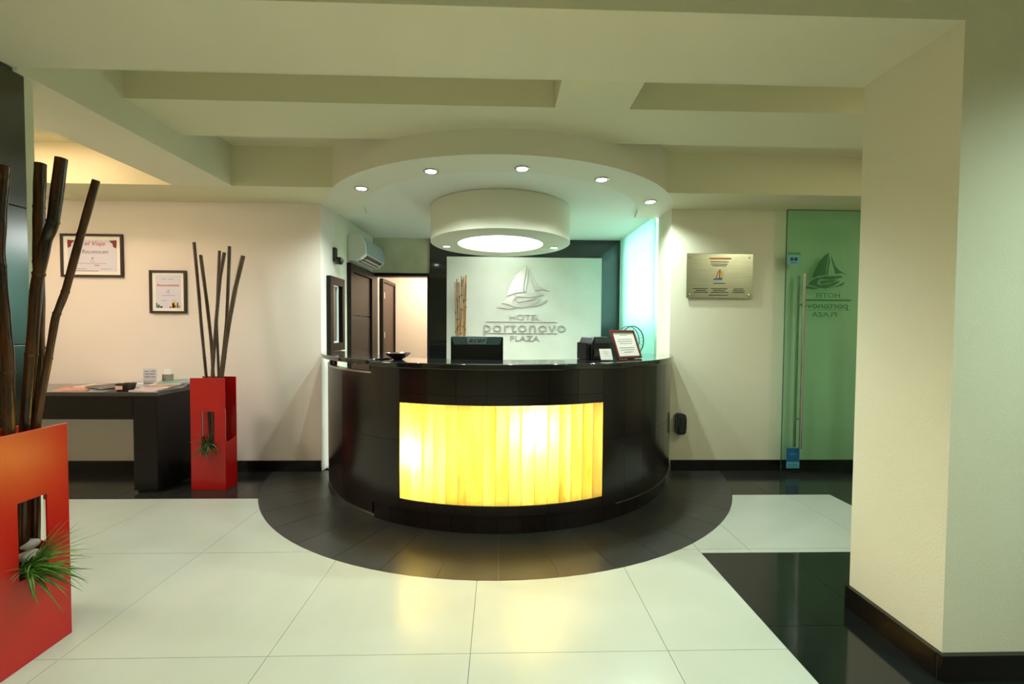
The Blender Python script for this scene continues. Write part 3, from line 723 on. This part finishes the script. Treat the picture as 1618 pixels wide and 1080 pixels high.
for x0, x1, z in ((-0.06, -0.015, 0.298), (0.0, 0.05, 0.298), (-0.055, 0.06, 0.155), (-0.06, -0.01, 0.11), (0.025, 0.07, 0.112), (-0.02, 0.015, 0.18)):
    box('print_line', (x0, YP, z), (x1, -0.0085, z + 0.003), GREYP, t)
for x0, x1, z1, m in ((-0.105, -0.095, 0.09, TEALP), (-0.092, -0.075, 0.075, TEALP), (-0.072, -0.05, 0.062, BLACKP), (0.01, 0.025, 0.06, MAROON), (0.03, 0.05, 0.09, ORANGEP), (0.052, 0.07, 0.075, YELLOWP), (0.072, 0.085, 0.095, TEALP), (0.087, 0.1, 0.07, ORANGEP), (0.035, 0.06, 0.1, YELLOWP)):
    box('emblem', (x0, YP, 0.048), (x1, -0.0085, z1), m, t)

pq = thing('steel_plaque', (1.997, YW - 0.001, 1.587), 'brushed steel plaque with small boat emblem, screwed to the wall', 'plaque')
w, h = 0.61, 0.404
bev(box('plate', (-w / 2, -0.022, 0), (w / 2, -0.012, h), mat('plaque_steel', (176, 180, 160), 0.22, 1.0, rgb2=(166, 170, 150), nscale=3, stretch=(1, 1, 30)), pq), 0.002)
for sx in (-1, 1):
    for sz in (0.03, h - 0.03):
        lathe('standoff', [(0.0, 0.001), (0.011, 0.001), (0.011, 0.026), (0.008, 0.03), (0.0, 0.03)], STEEL, pq, 16, (sx * (w / 2 - 0.03), 0, sz), Matrix.Rotation(R_(90), 3, 'X'))
YP = -0.0226
box('heading', (-0.10, YP, 0.352), (0.10, -0.0215, 0.366), ORANGEP, pq)
for x0, x1, z in ((-0.09, 0.08, 0.325), (-0.085, 0.07, 0.305), (-0.07, 0.06, 0.29), (-0.06, 0.05, 0.13), (-0.25, -0.11, 0.082), (-0.22, -0.13, 0.066), (-0.24, -0.11, 0.05), (-0.08, 0.07, 0.082), (-0.06, 0.05, 0.066), (-0.08, 0.08, 0.05), (0.13, 0.22, 0.082), (0.12, 0.23, 0.066), (0.12, 0.23, 0.05), (-0.1, 0.08, 0.024)):
    box('print_line', (x0, YP, z), (x1, -0.0215, z + 0.007), BLACKP, pq)
prism('emblem_sail', [(-0.05, 0.185), (-0.035, 0.20), (-0.02, 0.25), (-0.008, 0.25), (-0.02, 0.20), (-0.02, 0.185)], YP, -0.0215, ORANGEP, pq, axis='y')
prism('emblem_sail', [(0.035, 0.185), (0.02, 0.25), (0.005, 0.24), (0.01, 0.19)], YP, -0.0215, YELLOWP, pq, axis='y')
box('emblem_mast', (-0.006, YP, 0.18), (0.002, -0.0215, 0.262), BLACKP, pq)
prism('emblem_hull', [(-0.06, 0.165), (0.02, 0.165), (0.025, 0.182), (0.0, 0.188), (-0.03, 0.182), (-0.055, 0.18)], YP, -0.0215, BLUEP, pq, axis='y')

di = thing('wall_dispenser', (1.655, YW - 0.001, 0.34), 'glossy black rounded box fixed low on the wall beside the counter', 'dispenser')
o = prism('body', [(-0.045, 0.02), (-0.025, 0.0), (0.025, 0.0), (0.045, 0.02), (0.05, 0.06), (0.05, 0.15), (0.042, 0.18), (0.025, 0.195), (-0.025, 0.195), (-0.045, 0.18)], -0.06, -0.001, BLKPL_G, di, axis='y'); bev(o, 0.012, 3)
bev(box('front_cover', (-0.02, -0.066, 0.03), (0.035, -0.058, 0.165), BLKPL, di), 0.004)

# ------------------------------------------------------------------ glass door
gd = thing('glass_door', (2.555, 3.80, 0), 'frameless green glass door with long steel handle and etched boat', 'door')
GW = 0.80
ANG = 0.0
box('glass_pane', (0.0, -0.005, 0.025), (GW, 0.005, 2.372), GREEN_GLASS, gd)
boxes('glass_edge', [((-0.002, -0.0055, 0.025), (0.0, 0.0055, 2.372)), ((0.0, -0.0055, 2.372), (GW, 0.0055, 2.375))], mat('glass_edge_green', (30, 74, 48), 0.2), gd)
for y0, y1 in ((-0.048, -0.03), (0.03, 0.048)):
    tube('door_handle', [(0.145, (y0 + y1) / 2, 0.235), (0.145, (y0 + y1) / 2, 1.80)], 0.0125, STEEL, gd, 14)
for z in (0.50, 1.53):
    tube('handle_standoff', [(0.145, -0.039, z), (0.145, 0.039, z)], 0.008, STEEL, gd, 10)
box('pivot_fitting', (GW - 0.07, -0.014, 0.005), (GW + 0.01, 0.014, 0.06), STEEL, gd, 0.003)
box('pivot_fitting', (GW - 0.05, -0.014, 2.30), (GW + 0.01, 0.014, 2.395), mat('dark_steel', (80, 78, 72), 0.3, 1.0), gd, 0.003)
st = box('sticker', (0.01, -0.0062, 1.885), (0.125, -0.0052, 1.995), CYANP, gd); st['label'] = 'square sticker with green band'
box('sticker_band', (0.01, -0.0068, 1.972), (0.125, -0.006, 1.995), GREENP, st)
for sx in (0.048, 0.085):
    lathe('sticker_ring', [(0.009, 0.0), (0.017, 0.0), (0.017, 0.0006), (0.009, 0.0006)], BLACKP, st, 20, (sx, -0.0062, 1.935), Matrix.Rotation(R_(90), 3, 'X'))
box('sticker_line', (0.03, -0.0068, 1.900), (0.095, -0.006, 1.906), BLACKP, st)
s2 = box('notice', (0.045, -0.0062, 0.05), (0.165, -0.0052, 0.235), BLUEP, gd); s2['label'] = 'blue notice with pale lower band'
box('notice_band', (0.045, -0.0068, 0.052), (0.165, -0.006, 0.108), CYANP, s2)
for z in (0.065, 0.08): box('print_line', (0.06, -0.0072, z), (0.15, -0.0065, z + 0.006), BLUEP, s2)
text('lettering', 'AVISO', 0.026, CYANP, s2, (0.105, -0.0066, 0.17))
# etched logo seen from behind: mirrored
et = bpy.data.objects.new('etched_logo', None); COL.objects.link(et); et.parent = gd; et.location = (0.37, 0.007, 1.43)
logo(et, ETCH, mir=1, sc=0.60, dep=0.0015)
text('lettering', 'HOTEL', 0.06, ETCH, et, (0.02, 0.0, 0.165), sx=-1.3, ext=0.0006)
text('lettering', 'portonovo', 0.083, ETCH, et, (0.0, 0.0, 0.068), sx=-1.2, ext=0.0006)
text('lettering', 'PLAZA', 0.06, ETCH, et, (0.0, 0.0, -0.005), sx=-1.3, ext=0.0006)
box('rule', (-0.20, -0.0008, 0.135), (0.24, 0.0, 0.151), ETCH, et)
box('rule', (-0.20, -0.0008, 0.052), (0.24, 0.0, 0.056), ETCH, et)

# ------------------------------------------------------------------ console table
tb_ = thing('console_table', (-3.6, 3.38, 0), 'long dark wooden console table against the left back wall', 'table')
TX0, TX1 = -1.2, 0.955
box('table_top', (TX0, 0.0, 0.755), (TX1, 0.50, 0.785), mat('table_gloss', (52, 48, 44), 0.12, coat=0.4), tb_, 0.003)
box('apron', (TX0 + 0.2, 0.004, 0.575), (TX1 - 0.185, 0.49, 0.755), TABLEM, tb_, 0.002)
for x0 in (TX0, TX1 - 0.185):
    box('leg', (x0 + 0.002, 0.004, 0.02), (x0 + 0.183, 0.49, 0.755), TABLEM, tb_, 0.003)
    box('foot', (x0 + 0.02, 0.02, 0.0005), (x0 + 0.165, 0.47, 0.02), WENGE_D, tb_)
# magazines and papers
MAGC = {'orange': (214, 120, 80), 'white': (224, 222, 222), 'grey': (120, 116, 118), 'pink': (214, 150, 150), 'lilac': (196, 190, 206), 'teal': (120, 160, 156), 'cream': (220, 206, 180), 'dark': (58, 54, 56), 'green': (130, 160, 120), 'red': (176, 70, 66), 'blue': (110, 130, 170), 'tan': (190, 160, 130)}
zt = 0.7855
def magazine(x, y, rot, cov, label, z=0.0, w=0.21, h=0.28, t=0.007):
    o = thing('magazine', (x, y, zt + z), label, 'magazine', 'magazines on the console table', R_(rot))
    m = mat('cover_' + cov, MAGC[cov], 0.3)
    box('pages', (-w / 2 + 0.002, -h / 2 + 0.002, 0.0008), (w / 2 - 0.002, h / 2 - 0.002, t - 0.0008), PAPER, o)
    V = bverts((-w / 2, -h / 2, t - 0.0008), (w / 2, h / 2, t)); box('cover', (-w / 2, -h / 2, t - 0.0008), (w / 2, h / 2, t), m, o)
    box('cover', (-w / 2, -h / 2, 0), (w / 2, h / 2, 0.0008), m, o)
    box('cover_print', (-w / 2 + 0.02, 0.05, t), (w / 2 - 0.02, 0.10, t + 0.0003), mat('cover_print_' + cov, tuple(int(v * 0.6) for v in MAGC[cov]), 0.4), o)
magazine(-3.42, 3.58, 25, 'orange', 'orange magazine lying nearest the poles on the console table')
magazine(-3.37, 3.72, 8, 'cream', 'cream magazine resting across the back of the orange one', 0.0075)
magazine(-3.16, 3.55, 40, 'grey', 'grey magazine turned askew left of the wire basket')
magazine(-3.19, 3.60, 62, 'dark', 'dark brochure lying across the grey magazine', 0.015)
magazine(-3.10, 3.79, 20, 'white', 'white thick leaflet heaped by the wall behind the wire basket', 0.0, 0.2, 0.18, 0.02)
cols = ['lilac', 'pink', 'white', 'red', 'cream', 'tan', 'teal', 'grey', 'blue', 'green']
spots = [(-2.78, 3.56, -10), (-2.775, 3.60, -2), (-2.775, 3.64, 6), (-2.77, 3.66, 14), (-2.775, 3.68, 22)]
order = ['bottom of', 'second from the bottom in', 'in the middle of', 'second from the top in', 'top of']
for k, (x, y, r) in enumerate(spots):
    magazine(x, y, r, cols[k], '%s magazine %s the pile by the table end' % (cols[k], order[k]), 0.0075 * k)
for k, (x, y, r) in enumerate([(-2.56 - 0.21, 3.74, 30)]):
    magazine(x, y, r, 'teal', 'teal magazine fanned over the rear of the pile', 0.0375)
# wire basket
bk = thing('basket', (-2.975, 3.50, zt), 'small dark wire basket with pink sachets on the table', 'basket')
lathe('wall', [(0.052, 0.0), (0.066, 0.05), (0.064, 0.05), (0.05, 0.002), (0.0, 0.002), (0.0, 0.0)], mat('dark_mesh', (70, 58, 52), 0.4, 0.5), bk, 24)
tube('rim', [(0.066 * math.cos(2 * math.pi * k / 28), 0.066 * math.sin(2 * math.pi * k / 28), 0.05) for k in range(28)], 0.003, BLKPL, bk, 6, closed=True)
box('label_plate', (-0.028, -0.064, 0.012), (0.022, -0.0565, 0.042), PINKP, bk, 0.001)
# sign holder and grey box
sg = thing('sign_holder', (-2.93, 3.68, zt), 'upright clear holder with handwritten sign behind the wire basket', 'sign')
box('sheet', (-0.055, 0.0, 0.012), (0.055, 0.002, 0.155), PAPER2, sg)
box('clear_front', (-0.058, -0.003, 0.008), (0.058, -0.001, 0.158), CLEAR_GLASS, sg)
box('base', (-0.058, -0.02, 0.0), (0.058, 0.04, 0.008), CLEAR_GLASS, sg)
for x0, x1, z, m in ((-0.045, -0.005, 0.13, GREYP), (0.01, 0.045, 0.132, GREYP), (-0.04, -0.01, 0.107, GREYP), (0.0, 0.04, 0.108, GREYP), (-0.045, 0.0, 0.083, GREYP), (0.01, 0.045, 0.083, GREYP), (-0.05, 0.05, 0.03, BLUEP), (-0.05, 0.05, 0.05, YELLOWP)):
    box('print_line', (x0, -0.0008, z), (x1, 0.0, z + 0.006), m, sg)
gb = thing('leaflet_box', (-2.845, 3.74, zt), 'grey leaflet box with pale card, right of the handwritten sign', 'box')
boxes('box', [((-0.032, 0.0, 0.0), (0.032, 0.004, 0.10)), ((-0.032, 0.04, 0.0), (0.032, 0.044, 0.10)), ((-0.032, 0.004, 0.0), (-0.028, 0.04, 0.10)), ((0.028, 0.004, 0.0), (0.032, 0.04, 0.10)), ((-0.028, 0.004, 0.0), (0.028, 0.04, 0.004))], mat('grey_card', (142, 138, 122), 0.7), gb)
box('leaflet', (-0.025, 0.012, 0.005), (0.025, 0.03, 0.145), PAPER, gb)

# ------------------------------------------------------------------ red vases
def vase(loc, rotz, label):
    """front and back slotted sheets joined by a low box; local front faces -y"""
    t = thing('floor_planter', loc, label, 'planter', None, rotz)
    W2, D, H, T = 0.139, 0.14, 0.89, 0.008
    for nm, y0 in (('front_sheet', 0.0), ('back_sheet', D - T)):
        # sheet with a slot: outline with a hole built from four strips welded as one mesh
        xs_ = [-W2, -0.052, 0.052, W2]; zs_ = [0.0, 0.33, 0.625, H]
        V = [(x, y, z) for y in (y0, y0 + T) for z in zs_ for x in xs_]; F = []
        idx = lambda s, j, i: s * 16 + j * 4 + i
        for j in range(3):
            for i in range(3):
                if i == 1 and j == 1: continue
                F.append((idx(0, j, i), idx(0, j, i + 1), idx(0, j + 1, i + 1), idx(0, j + 1, i)))
                F.append((idx(1, j, i), idx(1, j + 1, i), idx(1, j + 1, i + 1), idx(1, j, i + 1)))
        for i in range(3):
            F.append((idx(0, 0, i), idx(1, 0, i), idx(1, 0, i + 1), idx(0, 0, i + 1))); F.append((idx(0, 3, i), idx(0, 3, i + 1), idx(1, 3, i + 1), idx(1, 3, i)))
            F.append((idx(0, i, 0), idx(0, i + 1, 0), idx(1, i + 1, 0), idx(1, i, 0))); F.append((idx(0, i, 3), idx(1, i, 3), idx(1, i + 1, 3), idx(0, i + 1, 3)))
        F += [(idx(0, 1, 1), idx(0, 1, 2), idx(1, 1, 2), idx(1, 1, 1)), (idx(0, 2, 1), idx(1, 2, 1), idx(1, 2, 2), idx(0, 2, 2)),
              (idx(0, 1, 1), idx(1, 1, 1), idx(1, 2, 1), idx(0, 2, 1)), (idx(0, 1, 2), idx(0, 2, 2), idx(1, 2, 2), idx(1, 1, 2))]
        bev(fix(obj(nm, V, F, RED, t)), 0.0015, 2)
    for s in (-1, 1):
        x0, x1 = (-W2 + 0.001, -W2 + T) if s < 0 else (W2 - T, W2 - 0.001)
        prism('side_sheet', [(T, 0.002), (D - T, 0.002), (D - T, 0.40), (T, 0.375)], x0, x1, RED, t, axis='x')
    box('bottom', (-W2 + T, T, 0.002), (W2 - T, D - T, 0.012), RED, t)
    box('filling', (-W2 + T, T, 0.25), (W2 - T, D - T, 0.355), SOIL, t)
    return t
v2 = vase((-2.302, 3.443, 0), R_(-3), 'glossy red slotted planter standing beside the console table')
v1 = vase((-1.797, 1.692, 0), R_(90), 'large glossy red slotted planter in the left foreground')

def pole(pts, r, m, label, group, nodes=()):
    """cane along pts (resampled), with thickened nodes"""
    P = [Vector(p) for p in pts]; out = []; rr = []
    for i in range(len(P) - 1):
        for k in range(8): out.append(P[i].lerp(P[i + 1], k / 8))
    out.append(P[-1])
    Q = []
    for i, p in enumerate(out):     # light smoothing
        a, b = out[max(i - 1, 0)], out[min(i + 1, len(out) - 1)]
        Q.append((a + b + p * 2) / 4 if 0 < i < len(out) - 1 else p)
    n = len(Q)
    b = tube('bamboo_pole', Q, [r * (0.86 + 0.14 * i / n + 0.03 * math.sin(i * 0.9)) for i in range(n)], m, None, 14)
    tag(b, label, 'bamboo', group)
    for f in nodes:
        i = max(1, min(n - 2, int(f * n))); d = (Q[i + 1] - Q[i - 1]).normalized()
        tube('node', [Q[i] - d * r * 0.35, Q[i], Q[i] + d * r * 0.35], [r * 0.98, r * 1.06, r * 0.98], m, b, 14)
    d = (Q[-1] - Q[-2]).normalized()
    tube('cut_end', [Q[-1] - d * 0.001, Q[-1] + d * 0.0015], r * 0.82, BAMBOO_CUT, b, 14)
    return b

near = [
 ([(-1.862, 1.67, 0.358), (-1.854, 1.67, 0.923), (-1.852, 1.67, 1.182), (-1.865, 1.67, 1.372), (-1.876, 1.67, 1.561), (-1.865, 1.67, 1.725), (-1.847, 1.67, 1.884)], 0.0195, 'thick dark bamboo pole leaning at the left picture edge', (.3, .62, .95)),
 ([(-1.893, 1.785, 0.358), (-1.872, 1.78, 0.919), (-1.851, 1.78, 1.175), (-1.845, 1.78, 1.404), (-1.842, 1.78, 1.63), (-1.836, 1.78, 1.781), (-1.827, 1.78, 1.935)], 0.0185, 'upright dark bamboo pole behind the tallest pole of the near planter', (.35, .6, .8)),
 ([(-1.886, 1.735, 0.358), (-1.863, 1.735, 0.916), (-1.833, 1.735, 1.178), (-1.807, 1.735, 1.45), (-1.769, 1.735, 1.622), (-1.739, 1.735, 1.69), (-1.702, 1.735, 1.94)], 0.0195, 'tallest thick dark bamboo pole with a kink, in the near planter', (.33, .55, .82)),
 ([(-1.878, 1.77, 0.358), (-1.846, 1.76, 0.903), (-1.799, 1.76, 1.139), (-1.763, 1.76, 1.328), (-1.724, 1.76, 1.423), (-1.658, 1.76, 1.654), (-1.595, 1.76, 1.865)], 0.0132, 'thinner dark bamboo pole leaning far right across the framed certificate', (.36, .52, .66, .83))]
for p, r, lb, nd in near: pole(p, r, BAMBOO_D, lb, 'dark bamboo poles in the near planter', nd)
far = [
 ([(-2.346, 3.5, 0.889), (-2.38, 3.5, 1.309), (-2.396, 3.5, 1.56), (-2.427, 3.5, 1.96)], 0.0115, 'leftmost slim brown cane in the far red planter'),
 ([(-2.304, 3.52, 0.887), (-2.316, 3.52, 1.172), (-2.346, 3.52, 1.481), (-2.391, 3.52, 1.864)], 0.0125, 'second slim brown cane from the left in the far planter'),
 ([(-2.266, 3.53, 0.886), (-2.28, 3.53, 1.33), (-2.261, 3.53, 1.685), (-2.249, 3.53, 1.902)], 0.0105, 'thin upright cane behind a crossing cane in the far planter'),
 ([(-2.29, 3.485, 0.89), (-2.254, 3.485, 1.33), (-2.22, 3.485, 1.676), (-2.183, 3.485, 1.881)], 0.013, 'cane crossing in front of the thin upright one, far planter'),
 ([(-2.262, 3.545, 0.885), (-2.206, 3.54, 1.326), (-2.187, 3.54, 1.682), (-2.176, 3.54, 1.94)], 0.0125, 'second cane from the right in the far red planter'),
 ([(-2.227, 3.5, 0.889), (-2.167, 3.5, 1.305), (-2.109, 3.5, 1.603), (-2.046, 3.5, 1.859)], 0.0165, 'rightmost and thickest cane leaning right from the far planter')]
for p, r, lb in far:
    d = Vector(p[0]) - Vector(p[1]); d /= -d.z; e = Vector(p[0]) + d * 0.53 * 0.5; e.z = 0.358
    e.x = min(max(e.x, -2.40), -2.20); e.y = 3.455 + 0.06
    pole([tuple(e)] + p, r, BAMBOO_G, lb, 'slim brown canes in the far planter', (.35, .6, .82))

def grass(name, loc, rotz, m, n, ln, label, bias, seed, wid, elmin=-25):
    """tuft of blades growing from a slot; local outward is -y"""
    rnd = random.Random(seed)
    t = thing(name, loc, label, 'plant', None, rotz)
    for k in range(n):
        az = rnd.gauss(bias, 42); el = rnd.uniform(elmin, 66); L = ln * rnd.uniform(0.6, 1.05)
        az = max(-82, min(82, az))
        out = Vector((math.sin(R_(az)), -math.cos(R_(az)), 0)); d = out * math.cos(R_(el)) + Vector((0, 0, math.sin(R_(el))))
        p = Vector((rnd.uniform(-.02, .02), rnd.uniform(0.0, 0.01), rnd.uniform(-.015, .03))); V = []; w = wid * rnd.uniform(.7, 1.2)
        side = d.cross(Vector((0, 0, 1))).normalized(); side = (side + Vector((0, 0, rnd.uniform(-.6, .6)))).normalized()
        S = 6; droop = rnd.uniform(0.15, 0.5)
        for i in range(S + 1):
            f = i / S; ww = w * (0.55 + 1.2 * f * (1 - f)) * (1 - f ** 3) + 0.0003
            V += [p - side * ww, p + side * ww, p + d.cross(side) * ww * 0.35]
            p = p + d * (L / S); d = (d + Vector((0, 0, -droop / S * 2.2))).normalized()
        F = []
        for i in range(S):
            a, b = 3 * i, 3 * i + 3
            F += [(a, a + 2, b + 2, b), (a + 2, a + 1, b + 1, b + 2), (a + 1, a, b, b + 1)]
        F += [(0, 1, 2), (3 * S, 3 * S + 2, 3 * S + 1)]
        o = obj('blade', V, F, m, t, smooth=True)
    return t
grass('grass_plant', (-1.797, 1.672, 0.35), R_(90), LEAF, 76, 0.21, 'tuft of long bright green blades spilling from the near planter slot', 30, 3, 0.0052, -38)
grass('grass_plant', (-2.302, 3.424, 0.352), 0.0, LEAF2, 46, 0.15, 'small spiky green tuft in the slot of the far planter', 0, 5, 0.006, -40)
for k, (x, y, z, r, lb) in enumerate([(-1.868, 1.738, 0.356, 0.035, 'lower white pebble resting in the near planter'), (-1.878, 1.75, 0.398, 0.032, 'upper white pebble on another one in the near planter')]):
    V = [(0.0, 0.0)] + [(r * math.sin(R_(a)), r * 0.65 * (1 - math.cos(R_(a)))) for a in range(12, 180, 12)] + [(0.0, r * 1.3)]
    tag(lathe('pebble', V, STONE, None, 20, (x, y, z)), lb, 'pebble')
